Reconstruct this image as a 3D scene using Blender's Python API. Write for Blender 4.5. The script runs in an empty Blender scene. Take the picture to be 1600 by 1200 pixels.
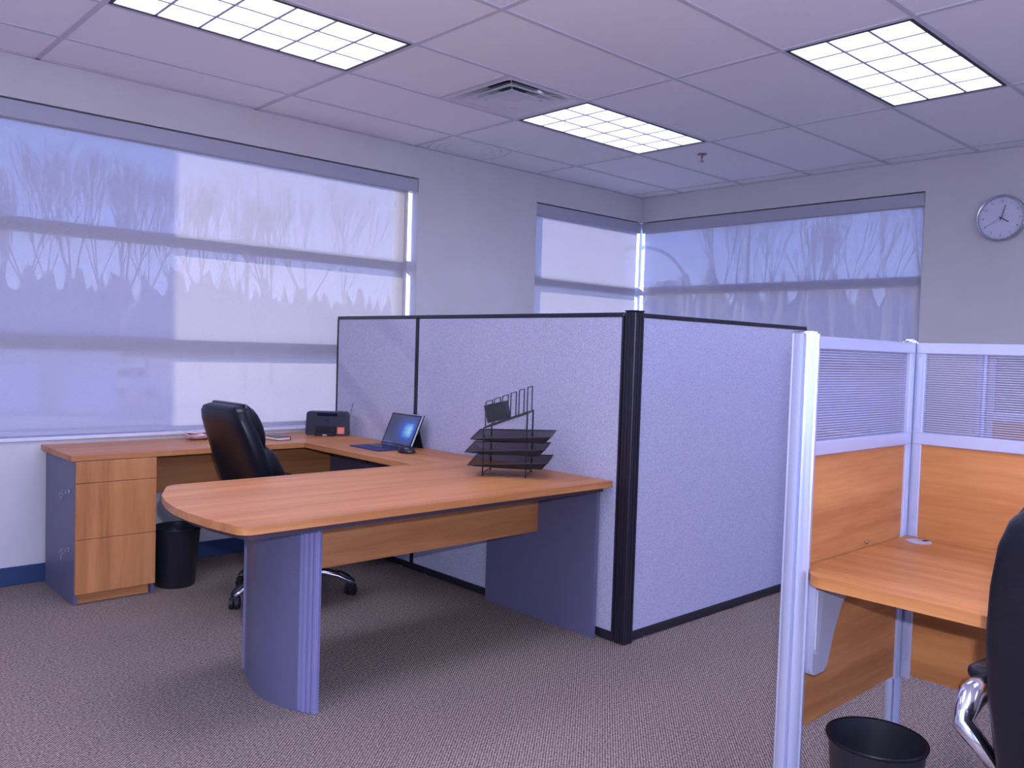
import bpy, bmesh, math, random
from mathutils import Vector, Matrix
C = bpy.context.scene.collection
PI = math.pi
rnd = random.Random(7)
H = 2.77

# ---------------------------------------------------------------- camera, light, exposure
sc = bpy.context.scene
sc.view_settings.view_transform = 'Standard'
sc.view_settings.look = 'None'
sc.view_settings.gamma = 1.0
sc.view_settings.use_curve_mapping = False
sc.view_settings.exposure = 0.0
yaw, pitch, roll = 0.8215, -0.04053, 0.03144
cam = bpy.data.cameras.new('camera'); camo = bpy.data.objects.new('camera', cam); C.objects.link(camo)
fw = Vector((math.cos(yaw)*math.cos(pitch), math.sin(yaw)*math.cos(pitch), math.sin(pitch)))
rt = Vector((math.sin(yaw), -math.cos(yaw), 0)); upv = rt.cross(fw)
r2 = rt*math.cos(roll)+upv*math.sin(roll); u2 = -rt*math.sin(roll)+upv*math.cos(roll)
mw = Matrix((r2, u2, -fw)).transposed().to_4x4(); mw.translation = Vector((-6.26361, -5.02798, 1.33043))
camo.matrix_world = mw
cam.sensor_width = 36; cam.lens = 1323.746/1600*36; cam.clip_start = .05; cam.clip_end = 400
sc.camera = camo
sc.cycles.max_bounces = 8; sc.cycles.transparent_max_bounces = 16
sc.cycles.sample_clamp_indirect = 6
sc.cycles.caustics_reflective = False; sc.cycles.caustics_refractive = False

TROFFER = (1.0, .95, 1.45); TROFFER_S = 12.0
SKY_S = 8.0; FLASH = 175
w = bpy.data.worlds.new('sky'); sc.world = w; w.use_nodes = True
nt = w.node_tree; nt.nodes.clear()
o_ = nt.nodes.new('ShaderNodeOutputWorld'); bg = nt.nodes.new('ShaderNodeBackground')
tc = nt.nodes.new('ShaderNodeTexCoord'); sp = nt.nodes.new('ShaderNodeSeparateXYZ'); cr = nt.nodes.new('ShaderNodeValToRGB')
nt.links.new(tc.outputs['Generated'], sp.inputs[0]); nt.links.new(sp.outputs['Z'], cr.inputs[0])
cr.color_ramp.elements[0].position = 0.0; cr.color_ramp.elements[0].color = (.56, .64, 1.0, 1)
cr.color_ramp.elements[1].position = .5; cr.color_ramp.elements[1].color = (.14, .25, 1.0, 1)
e = cr.color_ramp.elements.new(.14); e.color = (.33, .44, 1.05, 1)
nt.links.new(cr.outputs[0], bg.inputs[0]); bg.inputs[1].default_value = SKY_S; nt.links.new(bg.outputs[0], o_.inputs[0])
sun = bpy.data.lights.new('sun', 'SUN'); sun.energy = 26; sun.angle = math.radians(.55); sun.color = (1, .86, .70)
suno = bpy.data.objects.new('sun', sun); C.objects.link(suno); suno.location = (-20, 20, 12)
SUN_FROM = Vector((-.62, .70, .42)).normalized()
suno.rotation_euler = SUN_FROM.to_track_quat('Z', 'Y').to_euler()
# the camera's pop-up flash, just above the lens (its hard shadows show beside the posts and the clock)
fl_ = bpy.data.lights.new('camera_flash', 'POINT'); fl_.energy = FLASH; fl_.color = (.88, .90, 1.22); fl_.shadow_soft_size = .015
flo = bpy.data.objects.new('camera_flash', fl_); C.objects.link(flo); flo.location = camo.location+u2*.10+r2*.05

# ---------------------------------------------------------------- materials
M = {}
def mat(name, col, rough=.5, metal=0, spec=.5, coat=0, emit=None, es=0):
    m = bpy.data.materials.new(name); m.use_nodes = True; b = m.node_tree.nodes['Principled BSDF']
    b.inputs['Base Color'].default_value = (*col, 1); b.inputs['Roughness'].default_value = rough
    b.inputs['Metallic'].default_value = metal; b.inputs['Specular IOR Level'].default_value = spec
    b.inputs['Coat Weight'].default_value = coat
    if emit: b.inputs['Emission Color'].default_value = (*emit, 1); b.inputs['Emission Strength'].default_value = es
    M[name] = m; return m
def nodes(m): return m.node_tree.nodes, m.node_tree.links, m.node_tree.nodes['Principled BSDF']
def add_noise(m, scale=(1, 1, 1), ns=20, c1=(0, 0, 0), c2=(1, 1, 1), detail=3, lo=.3, hi=.7, bump=0, bdist=.001, coord='Object'):
    n, l, b = nodes(m)
    t = n.new('ShaderNodeTexCoord'); mp = n.new('ShaderNodeMapping'); mp.inputs['Scale'].default_value = scale
    x = n.new('ShaderNodeTexNoise'); x.inputs['Scale'].default_value = ns; x.inputs['Detail'].default_value = detail
    l.new(t.outputs[coord], mp.inputs[0]); l.new(mp.outputs[0], x.inputs['Vector'])
    r = n.new('ShaderNodeValToRGB'); r.color_ramp.elements[0].position = lo; r.color_ramp.elements[1].position = hi
    r.color_ramp.elements[0].color = (*c1, 1); r.color_ramp.elements[1].color = (*c2, 1)
    l.new(x.outputs['Fac'], r.inputs[0]); l.new(r.outputs[0], b.inputs['Base Color'])
    if bump:
        bp = n.new('ShaderNodeBump'); bp.inputs['Strength'].default_value = bump; bp.inputs['Distance'].default_value = bdist
        l.new(x.outputs['Fac'], bp.inputs['Height']); l.new(bp.outputs[0], b.inputs['Normal'])
    return r
def wood(name, axis, rough=.42, c1=(.40, .160, .052), c2=(.585, .258, .092)):
    m = mat(name, c2, rough, spec=.28); n, l, b = nodes(m)
    s = [9, 9, 9]; s[axis] = .7
    t = n.new('ShaderNodeTexCoord'); mp = n.new('ShaderNodeMapping'); mp.inputs['Scale'].default_value = s
    l.new(t.outputs['Object'], mp.inputs[0])
    a = n.new('ShaderNodeTexNoise'); a.inputs['Scale'].default_value = 1.1; a.inputs['Detail'].default_value = 3; a.inputs['Distortion'].default_value = .6
    l.new(mp.outputs[0], a.inputs['Vector'])
    f = n.new('ShaderNodeTexNoise'); f.inputs['Scale'].default_value = 9; f.inputs['Detail'].default_value = 2
    l.new(mp.outputs[0], f.inputs['Vector'])
    mx = n.new('ShaderNodeMath'); mx.operation = 'MULTIPLY_ADD'; mx.inputs[1].default_value = .35
    l.new(f.outputs['Fac'], mx.inputs[0])
    sub = n.new('ShaderNodeMath'); sub.operation = 'ADD'; sub.inputs[1].default_value = -.17
    l.new(a.outputs['Fac'], sub.inputs[0]); l.new(sub.outputs[0], mx.inputs[2])
    r = n.new('ShaderNodeValToRGB'); r.color_ramp.elements[0].position = .30; r.color_ramp.elements[1].position = .68
    r.color_ramp.elements[0].color = (*c1, 1); r.color_ramp.elements[1].color = (*c2, 1)
    l.new(mx.outputs[0], r.inputs[0]); l.new(r.outputs[0], b.inputs['Base Color'])
    return m
wood('wood_x', 0); wood('wood_y', 1); wood('wood_z', 2, .4)
wood('cubicle_wood_x', 0, .5, (.40, .152, .045), (.60, .262, .088)); wood('cubicle_wood_y', 1, .5, (.40, .152, .045), (.60, .262, .088))
mat('wall_paint', (.60, .585, .60), .85, spec=.2)
add_noise(M['wall_paint'], ns=2.5, c1=(.60, .585, .59), c2=(.635, .62, .635), bump=.0)
mat('tile', (.88, .88, .92), .9, spec=.1); add_noise(M['tile'], ns=160, c1=(.88, .88, .92), c2=(.89, .89, .93), lo=.35, hi=.5, bump=.15, bdist=.002)
mat('tee', (.60, .60, .66), .6, spec=.2)  # toned darker than the tiles to carry the shadow lines between them
mat('slate', (.13, .128, .19), .42); add_noise(M['slate'], ns=400, c1=(.105, .106, .185), c2=(.13, .132, .225), bump=.05)
mat('slate_trim', (.20, .20, .36), .3)
mat('fascia', (.42, .43, .52), .4)
mat('alu', (.56, .61, .80), .30, metal=.55); mat('alu_flat', (.50, .53, .68), .38, metal=.35)
mat('chrome', (.75, .77, .85), .14, metal=1); mat('black', (.012, .012, .018), .45); mat('black_gloss', (.01, .01, .018), .34)
mat('under_shade', (.05, .03, .04), .7)  # dark tone standing in for shade beneath the peninsula top
mat('leather', (.006, .006, .010), .32, spec=.30); add_noise(M['leather'], ns=90, c1=(.004, .004, .008), c2=(.007, .007, .013), bump=.2, bdist=.001)
mat('black_trim', (.016, .015, .026), .33); mat('bin_plastic', (.018, .018, .026), .38)
mat('navy_vinyl', (.022, .05, .13), .45)
mat('frame_paint', (.55, .56, .62), .4); mat('white_paint', (.72, .72, .76), .5); mat('diffuser_white', (.70, .70, .76), .35)
mat('duct', (.22, .25, .36), .3, metal=.6)
mat('fabric', (.4, .4, .47), .95, spec=.05)
add_noise(M['fabric'], scale=(1, 1, .35), ns=420, c1=(.34, .35, .47), c2=(.54, .55, .70), detail=2, lo=.35, hi=.65, bump=.3, bdist=.001)
mat('clock_face', (.62, .66, .80), .3); mat('clock_rim', (.45, .47, .58), .25, metal=.6); mat('ink', (.03, .03, .07), .5)
mat('key', (.7, .7, .8), .2, metal=1)
mat('screen_off', (.01, .012, .03), .15); mat('navy_fabric', (.015, .03, .13), .6); mat('radio_grey', (.022, .026, .05), .4)
mat('orange', (.85, .16, .06), .6); mat('paper', (.75, .68, .70), .7); mat('pink_bag', (.70, .50, .52), .35)
mat('brass', (.35, .25, .22), .35, metal=.8)
mat('bark', (.30, .24, .21), .9); mat('brush', (.25, .21, .20), 1); add_noise(M['brush'], ns=1.2, c1=(.20, .17, .16), c2=(.34, .29, .27), detail=6); mat('ground', (.20, .19, .16), 1); add_noise(M['ground'], ns=.4, c1=(.30, .29, .26), c2=(.42, .40, .37))
mat('asphalt', (.26, .26, .27), .9); mat('white_building', (.75, .78, .85), .6); mat('vehicle_white', (.75, .77, .82), .3); mat('rubber', (.02, .02, .02), .7)
mat('galvanised', (.30, .31, .34), .5, metal=.3); mat('mortar', (.45, .42, .40), .8); mat('evergreen', (.05, .08, .05), .9)
# troffer light panel
m = bpy.data.materials.new('tube_light'); m.use_nodes = True; n = m.node_tree.nodes; n.clear()
eo = n.new('ShaderNodeOutputMaterial'); em = n.new('ShaderNodeEmission'); em.inputs[0].default_value = (*TROFFER, 1); em.inputs[1].default_value = TROFFER_S
lk_ = m.node_tree.links; gg = n.new('ShaderNodeNewGeometry'); dp = n.new('ShaderNodeVectorMath'); dp.operation = 'DOT_PRODUCT'   # parabolic louvre: narrow downward beam
lk_.new(gg.outputs['Normal'], dp.inputs[0]); lk_.new(gg.outputs['Incoming'], dp.inputs[1])
ab = n.new('ShaderNodeMath'); ab.operation = 'ABSOLUTE'; lk_.new(dp.outputs['Value'], ab.inputs[0])
pw = n.new('ShaderNodeMath'); pw.operation = 'POWER'; pw.inputs[1].default_value = 1.8; lk_.new(ab.outputs[0], pw.inputs[0])
ma = n.new('ShaderNodeMath'); ma.operation = 'MULTIPLY_ADD'; ma.inputs[1].default_value = .92*TROFFER_S; ma.inputs[2].default_value = .08*TROFFER_S
lk_.new(pw.outputs[0], ma.inputs[0]); lk_.new(ma.outputs[0], em.inputs[1]); lk_.new(em.outputs[0], eo.inputs[0]); M['tube_light'] = m
mat('louver', (.42, .42, .46), .5)
# window glass
def glassy(name, tint, rough, fac):
    m = bpy.data.materials.new(name); m.use_nodes = True; n = m.node_tree.nodes; l = m.node_tree.links; n.clear()
    o = n.new('ShaderNodeOutputMaterial'); t = n.new('ShaderNodeBsdfTransparent'); t.inputs[0].default_value = (*tint, 1)
    g = n.new('ShaderNodeBsdfGlossy'); g.inputs['Roughness'].default_value = rough; mx = n.new('ShaderNodeMixShader')
    lw = n.new('ShaderNodeFresnel'); lw.inputs[0].default_value = 1.45
    ml = n.new('ShaderNodeMath'); ml.operation = 'MULTIPLY'; ml.inputs[1].default_value = fac
    l.new(lw.outputs[0], ml.inputs[0]); l.new(ml.outputs[0], mx.inputs[0]); l.new(t.outputs[0], mx.inputs[1]); l.new(g.outputs[0], mx.inputs[2]); l.new(mx.outputs[0], o.inputs[0])
    M[name] = m
glassy('glass', (.92, .95, .97), .02, .5)
# roller shade: sun screen cloth, open weave
def shade_mat(name, openness, col, trans):
    m = bpy.data.materials.new(name); m.use_nodes = True; n = m.node_tree.nodes; l = m.node_tree.links; n.clear()
    o = n.new('ShaderNodeOutputMaterial'); t = n.new('ShaderNodeBsdfTransparent')
    d = n.new('ShaderNodeBsdfDiffuse'); tl = n.new('ShaderNodeBsdfTranslucent')
    tcx = n.new('ShaderNodeTexCoord'); mp = n.new('ShaderNodeMapping'); mp.inputs['Scale'].default_value = (60, 60, 420)
    nz = n.new('ShaderNodeTexNoise'); nz.inputs['Scale'].default_value = 1; nz.inputs['Detail'].default_value = 1
    l.new(tcx.outputs['Object'], mp.inputs[0]); l.new(mp.outputs[0], nz.inputs['Vector'])
    r = n.new('ShaderNodeValToRGB'); r.color_ramp.elements[0].position = .3; r.color_ramp.elements[1].position = .7
    r.color_ramp.elements[0].color = (*[c*.93 for c in col], 1); r.color_ramp.elements[1].color = (*[min(1, c*1.05) for c in col], 1)
    l.new(nz.outputs['Fac'], r.inputs[0]); l.new(r.outputs[0], d.inputs[0]); tl.inputs[0].default_value = (*trans, 1)
    ad = n.new('ShaderNodeAddShader'); l.new(d.outputs[0], ad.inputs[0]); l.new(tl.outputs[0], ad.inputs[1])
    mx = n.new('ShaderNodeMixShader'); mx.inputs[0].default_value = openness
    l.new(ad.outputs[0], mx.inputs[1]); l.new(t.outputs[0], mx.inputs[2]); l.new(mx.outputs[0], o.inputs[0]); M[name] = m
shade_mat('shade_cloth', .036, (.36, .352, .39), (.088, .081, .076))
# ribbed acrylic pane
m = bpy.data.materials.new('ribbed_acrylic'); m.use_nodes = True; n = m.node_tree.nodes; l = m.node_tree.links; n.clear()
o = n.new('ShaderNodeOutputMaterial'); t = n.new('ShaderNodeBsdfTransparent'); t.inputs[0].default_value = (.80, .79, .88, 1)
g = n.new('ShaderNodeBsdfGlossy'); g.inputs['Roughness'].default_value = .22; d = n.new('ShaderNodeBsdfDiffuse'); d.inputs[0].default_value = (.5, .5, .56, 1)
ad = n.new('ShaderNodeMixShader'); ad.inputs[0].default_value = .6; l.new(g.outputs[0], ad.inputs[1]); l.new(d.outputs[0], ad.inputs[2])
mx = n.new('ShaderNodeMixShader'); mx.inputs[0].default_value = .18; l.new(t.outputs[0], mx.inputs[1]); l.new(ad.outputs[0], mx.inputs[2]); l.new(mx.outputs[0], o.inputs[0])
M['ribbed_acrylic'] = m
mat('rib', (.42, .42, .52), .3)
# mesh of the tray organiser: perforated black metal
m = bpy.data.materials.new('wire_mesh'); m.use_nodes = True; n = m.node_tree.nodes; l = m.node_tree.links; n.clear()
o = n.new('ShaderNodeOutputMaterial'); t = n.new('ShaderNodeBsdfTransparent'); d = n.new('ShaderNodeBsdfPrincipled'); d.inputs['Base Color'].default_value = (.012, .012, .02, 1); d.inputs['Roughness'].default_value = .4
mx = n.new('ShaderNodeMixShader'); mx.inputs[0].default_value = .80; l.new(t.outputs[0], mx.inputs[1]); l.new(d.outputs[0], mx.inputs[2]); l.new(mx.outputs[0], o.inputs[0]); M['wire_mesh'] = m
# carpet: woven loops
m = mat('carpet', (.1, .08, .08), 1.0, spec=.0); n, l, b = nodes(m)
g = n.new('ShaderNodeNewGeometry'); mp = n.new('ShaderNodeMapping'); mp.inputs['Rotation'].default_value = (0, 0, math.radians(4))
l.new(g.outputs['Position'], mp.inputs[0]); s_ = n.new('ShaderNodeSeparateXYZ'); l.new(mp.outputs[0], s_.inputs[0])
def mth(op, a, b2=None):
    x = n.new('ShaderNodeMath'); x.operation = op
    if isinstance(a, (int, float)): x.inputs[0].default_value = a
    else: l.new(a, x.inputs[0])
    if b2 is not None:
        if isinstance(b2, (int, float)): x.inputs[1].default_value = b2
        else: l.new(b2, x.inputs[1])
    return x.outputs[0]
kx = mth('SINE', mth('MULTIPLY', s_.outputs[0], 2*PI/.0125)); ky = mth('SINE', mth('MULTIPLY', s_.outputs[1], 2*PI/.0125))
wv = mth('MULTIPLY', kx, ky)
nz = n.new('ShaderNodeTexNoise'); nz.inputs['Scale'].default_value = 110; nz.inputs['Detail'].default_value = 2; l.new(mp.outputs[0], nz.inputs['Vector'])
hgt = mth('ADD', mth('MULTIPLY', wv, .38), nz.outputs['Fac'])
r = n.new('ShaderNodeValToRGB'); l.new(hgt, r.inputs[0]); E = r.color_ramp.elements
E[0].position = .22; E[0].color = (.054, .043, .047, 1); E[1].position = .85; E[1].color = (.46, .37, .315, 1)
x = E.new(.5); x.color = (.198, .16, .145, 1)
l.new(r.outputs[0], b.inputs['Base Color'])
bp = n.new('ShaderNodeBump'); bp.inputs['Strength'].default_value = .5; bp.inputs['Distance'].default_value = .003; l.new(hgt, bp.inputs['Height']); l.new(bp.outputs[0], b.inputs['Normal'])
# water-stained ceiling tile: brown tide rings
m = mat('stained_tile', (.88, .88, .92), .9, spec=.1); n, l, b = nodes(m)
g = n.new('ShaderNodeNewGeometry'); nz = n.new('ShaderNodeTexNoise'); nz.inputs['Scale'].default_value = 3
l.new(g.outputs['Position'], nz.inputs['Vector'])
vs = n.new('ShaderNodeVectorMath'); vs.operation = 'DISTANCE'; vs.inputs[1].default_value = (-2.28, -.21, H)
l.new(g.outputs['Position'], vs.inputs[0]); dd = mth('ADD', vs.outputs['Value'], mth('MULTIPLY', nz.outputs['Fac'], .06))
r = n.new('ShaderNodeValToRGB'); l.new(dd, r.inputs[0]); E = r.color_ramp.elements; bc = (.88, .88, .92, 1)
E[0].position = 0; E[0].color = bc; E[1].position = 1; E[1].color = bc
for p_, c_ in [(.19, bc), (.20, (.76, .73, .73, 1)), (.215, bc), (.25, bc), (.262, (.74, .69, .67, 1)), (.272, bc), (.315, bc), (.333, (.70, .64, .60, 1)), (.345, bc)]:
    x = E.new(p_); x.color = c_
l.new(r.outputs[0], b.inputs['Base Color'])
# tablet screen picture: blue light through a four-pane window
m = bpy.data.materials.new('screen_picture'); m.use_nodes = True; n = m.node_tree.nodes; l = m.node_tree.links; n.clear()
o = n.new('ShaderNodeOutputMaterial'); em = n.new('ShaderNodeEmission'); tx = n.new('ShaderNodeTexCoord'); s_ = n.new('ShaderNodeSeparateXYZ'); l.new(tx.outputs['UV'], s_.inputs[0])
U, V = s_.outputs[0], s_.outputs[1]
def gauss(cu, cv, su, sv):
    a = mth('POWER', mth('DIVIDE', mth('SUBTRACT', U, cu), su), 2); c = mth('POWER', mth('DIVIDE', mth('SUBTRACT', V, cv), sv), 2)
    return mth('EXPONENT', mth('MULTIPLY', mth('ADD', a, c), -1))
gl = mth('ADD', mth('MULTIPLY', gauss(.72, .5, .30, .34), .9), mth('MULTIPLY', gauss(.80, .5, .12, .24), .7))
# window bars
bar = mth('MAXIMUM', mth('LESS_THAN', mth('ABSOLUTE', mth('SUBTRACT', U, .735)), .008), mth('LESS_THAN', mth('ABSOLUTE', mth('SUBTRACT', V, .5)), .012))
inw = mth('MULTIPLY', mth('LESS_THAN', mth('ABSOLUTE', mth('SUBTRACT', U, .735)), .16), mth('LESS_THAN', mth('ABSOLUTE', mth('SUBTRACT', V, .5)), .25))
pane = mth('MULTIPLY', inw, mth('SUBTRACT', 1, bar))
tot = mth('ADD', gl, mth('MULTIPLY', pane, .35))
tb = mth('MULTIPLY', mth('LESS_THAN', V, .05), mth('LESS_THAN', U, .30)); tot = mth('ADD', tot, mth('MULTIPLY', tb, .5))
r = n.new('ShaderNodeValToRGB'); l.new(mth('MULTIPLY', tot, .5), r.inputs[0]); E = r.color_ramp.elements
E[0].color = (.07, .075, .17, 1); E[1].color = (.35, .7, 1, 1); x = E.new(.45); x.color = (.06, .16, .75, 1)
l.new(r.outputs[0], em.inputs[0]); em.inputs[1].default_value = .9
gs = n.new('ShaderNodeBsdfGlossy'); gs.inputs['Roughness'].default_value = .08; mx = n.new('ShaderNodeMixShader'); mx.inputs[0].default_value = .05
l.new(em.outputs[0], mx.inputs[1]); l.new(gs.outputs[0], mx.inputs[2]); l.new(mx.outputs[0], o.inputs[0]); M['screen_picture'] = m

# ---------------------------------------------------------------- mesh helpers
def tag(o, label=None, cat=None, group=None, kind=None):
    if label: o['label'] = label
    if cat: o['category'] = cat
    if group: o['group'] = group
    if kind: o['kind'] = kind
    return o
def thing(name, label, cat, loc=(0, 0, 0), rz=0, group=None):
    o = bpy.data.objects.new(name, None); C.objects.link(o); o.location = loc; o.rotation_euler = (0, 0, rz)
    o.empty_display_size = .1
    return tag(o, label, cat, group)
def obj(name, bm, m, parent=None, smooth=False, loc=None, angle=None):
    bmesh.ops.recalc_face_normals(bm, faces=bm.faces[:])
    me = bpy.data.meshes.new(name); bm.to_mesh(me); bm.free()
    me.materials.append(M[m] if isinstance(m, str) else m)
    o = bpy.data.objects.new(name, me); C.objects.link(o)
    if parent: o.parent = parent
    if loc: o.location = loc
    if smooth:
        for p in me.polygons: p.use_smooth = True
        if angle:
            me.set_sharp_from_angle(angle=math.radians(angle))
    return o
def box(bm, x0, x1, y0, y1, z0, z1, bev=0, seg=1, M4=None):
    r = bmesh.ops.create_cube(bm, size=1, matrix=Matrix.Translation(((x0+x1)/2, (y0+y1)/2, (z0+z1)/2)) @ Matrix.Diagonal((abs(x1-x0), abs(y1-y0), abs(z1-z0), 1)))
    vs = r['verts']
    if bev:
        es = list({e for v in vs for e in v.link_edges})
        rr = bmesh.ops.bevel(bm, geom=es, offset=bev, segments=seg, affect='EDGES', profile=.5)
        vs = list({v for f in rr['faces'] for v in f.verts} | {v for v in vs if v.is_valid})
    if M4: bmesh.ops.transform(bm, matrix=M4, verts=vs)
    return vs
def B(*a, **k):
    bm = bmesh.new(); box(bm, *a, **k); return bm
def tube(bm, pts, r, seg=8, caps=True, flat=1.0):
    pts = [Vector(p) for p in pts]; rings = []
    rs = r if isinstance(r, (list, tuple)) else [r]*len(pts)
    prev = None
    for i, p in enumerate(pts):
        t = (pts[min(i+1, len(pts)-1)]-pts[max(i-1, 0)]).normalized()
        if prev is None:
            a = Vector((0, 0, 1)) if abs(t.z) < .9 else Vector((1, 0, 0))
            u = t.cross(a).normalized()
        else:
            u = (prev-t*prev.dot(t)).normalized()
        prev = u; v = t.cross(u)
        rings.append([bm.verts.new(p+(u*math.cos(2*PI*k/seg)+v*math.sin(2*PI*k/seg)*flat)*rs[i]) for k in range(seg)])
    for a, b_ in zip(rings, rings[1:]):
        for k in range(seg): bm.faces.new((a[k], a[(k+1) % seg], b_[(k+1) % seg], b_[k]))
    if caps: bm.faces.new(rings[0][::-1]); bm.faces.new(rings[-1])
def prism(bm, poly, z0, z1, axis='z'):
    def P(a, b_, c):
        return {'z': (a, b_, c), 'y': (a, c, b_), 'x': (c, a, b_)}[axis]
    lo = [bm.verts.new(P(x, y, z0)) for x, y in poly]; hi = [bm.verts.new(P(x, y, z1)) for x, y in poly]
    bm.faces.new(lo[::-1]); bm.faces.new(hi); n_ = len(poly)
    for i in range(n_): bm.faces.new((lo[i], lo[(i+1) % n_], hi[(i+1) % n_], hi[i]))
    return lo+hi
def bevel_flat(bm, off, seg=2, ang=.9):
    es = [e for e in bm.edges if len(e.link_faces) == 2 and e.calc_face_angle(0) > ang]
    bmesh.ops.bevel(bm, geom=es, offset=off, segments=seg, affect='EDGES', profile=.5)
def lathe(bm, prof, c=(0, 0, 0), seg=32, close=True):
    rings = []
    for r_, z in prof:
        rings.append([bm.verts.new((c[0]+r_*math.cos(2*PI*k/seg), c[1]+r_*math.sin(2*PI*k/seg), c[2]+z)) for k in range(seg)])
    for a, b_ in zip(rings, rings[1:]):
        for k in range(seg): bm.faces.new((a[k], a[(k+1) % seg], b_[(k+1) % seg], b_[k]))
    if close: bm.faces.new(rings[0][::-1]); bm.faces.new(rings[-1])
def rounded(pts, rads, seg=6):
    out = []; n_ = len(pts)
    for i in range(n_):
        p = Vector(pts[i]); a = (Vector(pts[i-1])-p); b_ = (Vector(pts[(i+1) % n_])-p); r_ = rads[i]
        if r_ <= 0: out.append(tuple(p)); continue
        an, bn = a.normalized(), b_.normalized(); th = an.angle(bn); d_ = r_/math.tan(th/2)
        c = p+(an+bn).normalized()*(r_/math.sin(th/2)); s0 = p+an*d_-c; s1 = p+bn*d_-c
        for k in range(seg+1):
            q = s0.lerp(s1, k/seg).normalized()*r_; out.append((c.x+q.x, c.y+q.y))
    return out
def copy_tree(o, parent=None):
    c = o.copy(); C.objects.link(c); c.parent = parent
    for ch in [x for x in children.get(o.name, [])]: copy_tree(ch, c)
    return c
children = {}
def index_children():
    children.clear()
    for x in bpy.data.objects:
        if x.parent: children.setdefault(x.parent.name, []).append(x)
def S(name, bm, m, parent=None, **k):
    o = obj(name, bm, m, parent, **k)
    if not parent: o['kind'] = 'structure'
    return o

# ---------------------------------------------------------------- room shell
X0, Y0 = -8.7, -8.2
S('floor', B(X0, 0, Y0, 0, -.05, 0), 'carpet')
WT = .16
W1 = (-6.4, -2.57); SILL, HEAD = .775, 2.55
def wall_y(name, segs):
    bm = bmesh.new()
    for s in segs: box(bm, *s)
    return S(name, bm, 'wall_paint')
wall_y('wall_left', [(X0-WT, 0, 0, WT, HEAD, H+.3), (X0-WT, W1[0], 0, WT, 0, HEAD), (W1[0], W1[1], 0, WT, 0, SILL), (W1[1], -1.37, 0, WT, 0, HEAD), (-1.37, 0, 0, WT, 0, SILL)])
wall_y('wall_right', [(0, WT, Y0-WT, WT, HEAD, H+.3), (0, WT, -2.55, WT, 0, SILL), (0, WT, Y0-WT, -2.55, 0, HEAD)])
# unseen walls; the back window opening is added for soft fill daylight
wall_y('wall_back', [(X0-WT, 0, Y0-WT, Y0, HEAD, H+.3), (X0-WT, 0, Y0-WT, Y0, 0, SILL), (X0-WT, -8.3, Y0-WT, Y0, SILL, HEAD), (-2.0, 0, Y0-WT, Y0, SILL, HEAD)])
wall_y('wall_far_left', [(X0-WT, X0, Y0, 0, HEAD, H+.3), (X0-WT, X0, Y0, 0, 0, HEAD)])
for loc, rot, sx, sy in (((-5.15, Y0-.05, 1.66), (PI/2, 0, 0), 6.3, 1.78),):
    pl_ = bpy.data.lights.new('fill_window_portal', 'AREA'); pl_.shape = 'RECTANGLE'; pl_.size = sx; pl_.size_y = sy; pl_.cycles.is_portal = True
    po = bpy.data.objects.new('fill_window_portal', pl_); C.objects.link(po); po.location = loc; po.rotation_euler = rot
S('baseboard_left', B(X0, 0, -.008, 0, 0, .10, bev=.003), 'navy_vinyl')
S('baseboard_right', B(-.008, 0, Y0, -.008, 0, .10, bev=.003), 'navy_vinyl')

# ceiling: slab, runners and lay-in tiles
ceil = S('ceiling', B(X0, 0, Y0, 0, H+.28, H+.3), 'tile')
A_, B_, Mx, My = -2.62, -1.065, 1.2192, .6096
xs = sorted([A_+Mx*k for k in range(-5, 3) if X0 < A_+Mx*k < -.03]); ys = sorted([B_+My*k for k in range(-13, 2) if Y0 < B_+My*k < -.03])
xs = [X0]+xs+[0]; ys = [Y0]+ys+[0]
def cell(i, j): return (i, j)
LIGHTS = []
for ix in (-6, -4, -2, 0):
    for jy in (-1, -4, -7, -10): LIGHTS.append((A_+Mx*ix, B_+My*jy))
LIGHTS = [(x, y) for x, y in LIGHTS if x > X0+.02 and y > Y0+.02]
def near(a, b_): return abs(a-b_) < .02
TW = .024
for x in xs[1:-1]: obj('ceiling_runner', B(x-TW/2, x+TW/2, Y0, 0, H, H+.03), 'tee', ceil)
for y in ys[1:-1]: obj('ceiling_cross_tee', B(X0, 0, y-TW/2, y+TW/2, H+.0005, H+.03), 'tee', ceil)
trim = bmesh.new(); box(trim, X0, 0, -.02, 0, H, H+.004); box(trim, -.02, 0, Y0, 0, H, H+.004); obj('wall_angle', trim, 'tee', ceil)
DX = (A_-My, A_); DY = (B_-My, B_)
tile_cache = {}
def add_tile(x0, x1, y0, y1, m='tile'):
    key = (round(x1-x0, 3), round(y1-y0, 3), m)
    o = None
    if key in tile_cache:
        o = tile_cache[key].copy(); C.objects.link(o)
    else:
        w2, d2 = (x1-x0)/2-.002, (y1-y0)/2-.002
        o = obj('ceiling_tile', B(-w2, w2, -d2, d2, 0, .012), m); tile_cache[key] = o
    o.parent = ceil; o.location = ((x0+x1)/2, (y0+y1)/2, H+.006)
for a, b_ in zip(xs, xs[1:]):
    for c, d in zip(ys, ys[1:]):
        if any(near(a, lx) and near(c, ly) for lx, ly in LIGHTS) and d-c > .5: continue
        if near(b_, A_) and near(d, B_):
            add_tile(a, DX[0], c, d); obj('ceiling_cross_tee', B(DX[0]-TW/2, DX[0]+TW/2, c, d, H+.0003, H+.03), 'tee', ceil); continue
        st = near(a, A_) and d > -.02
        add_tile(a, b_, c, d, 'stained_tile' if st else 'tile')

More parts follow.
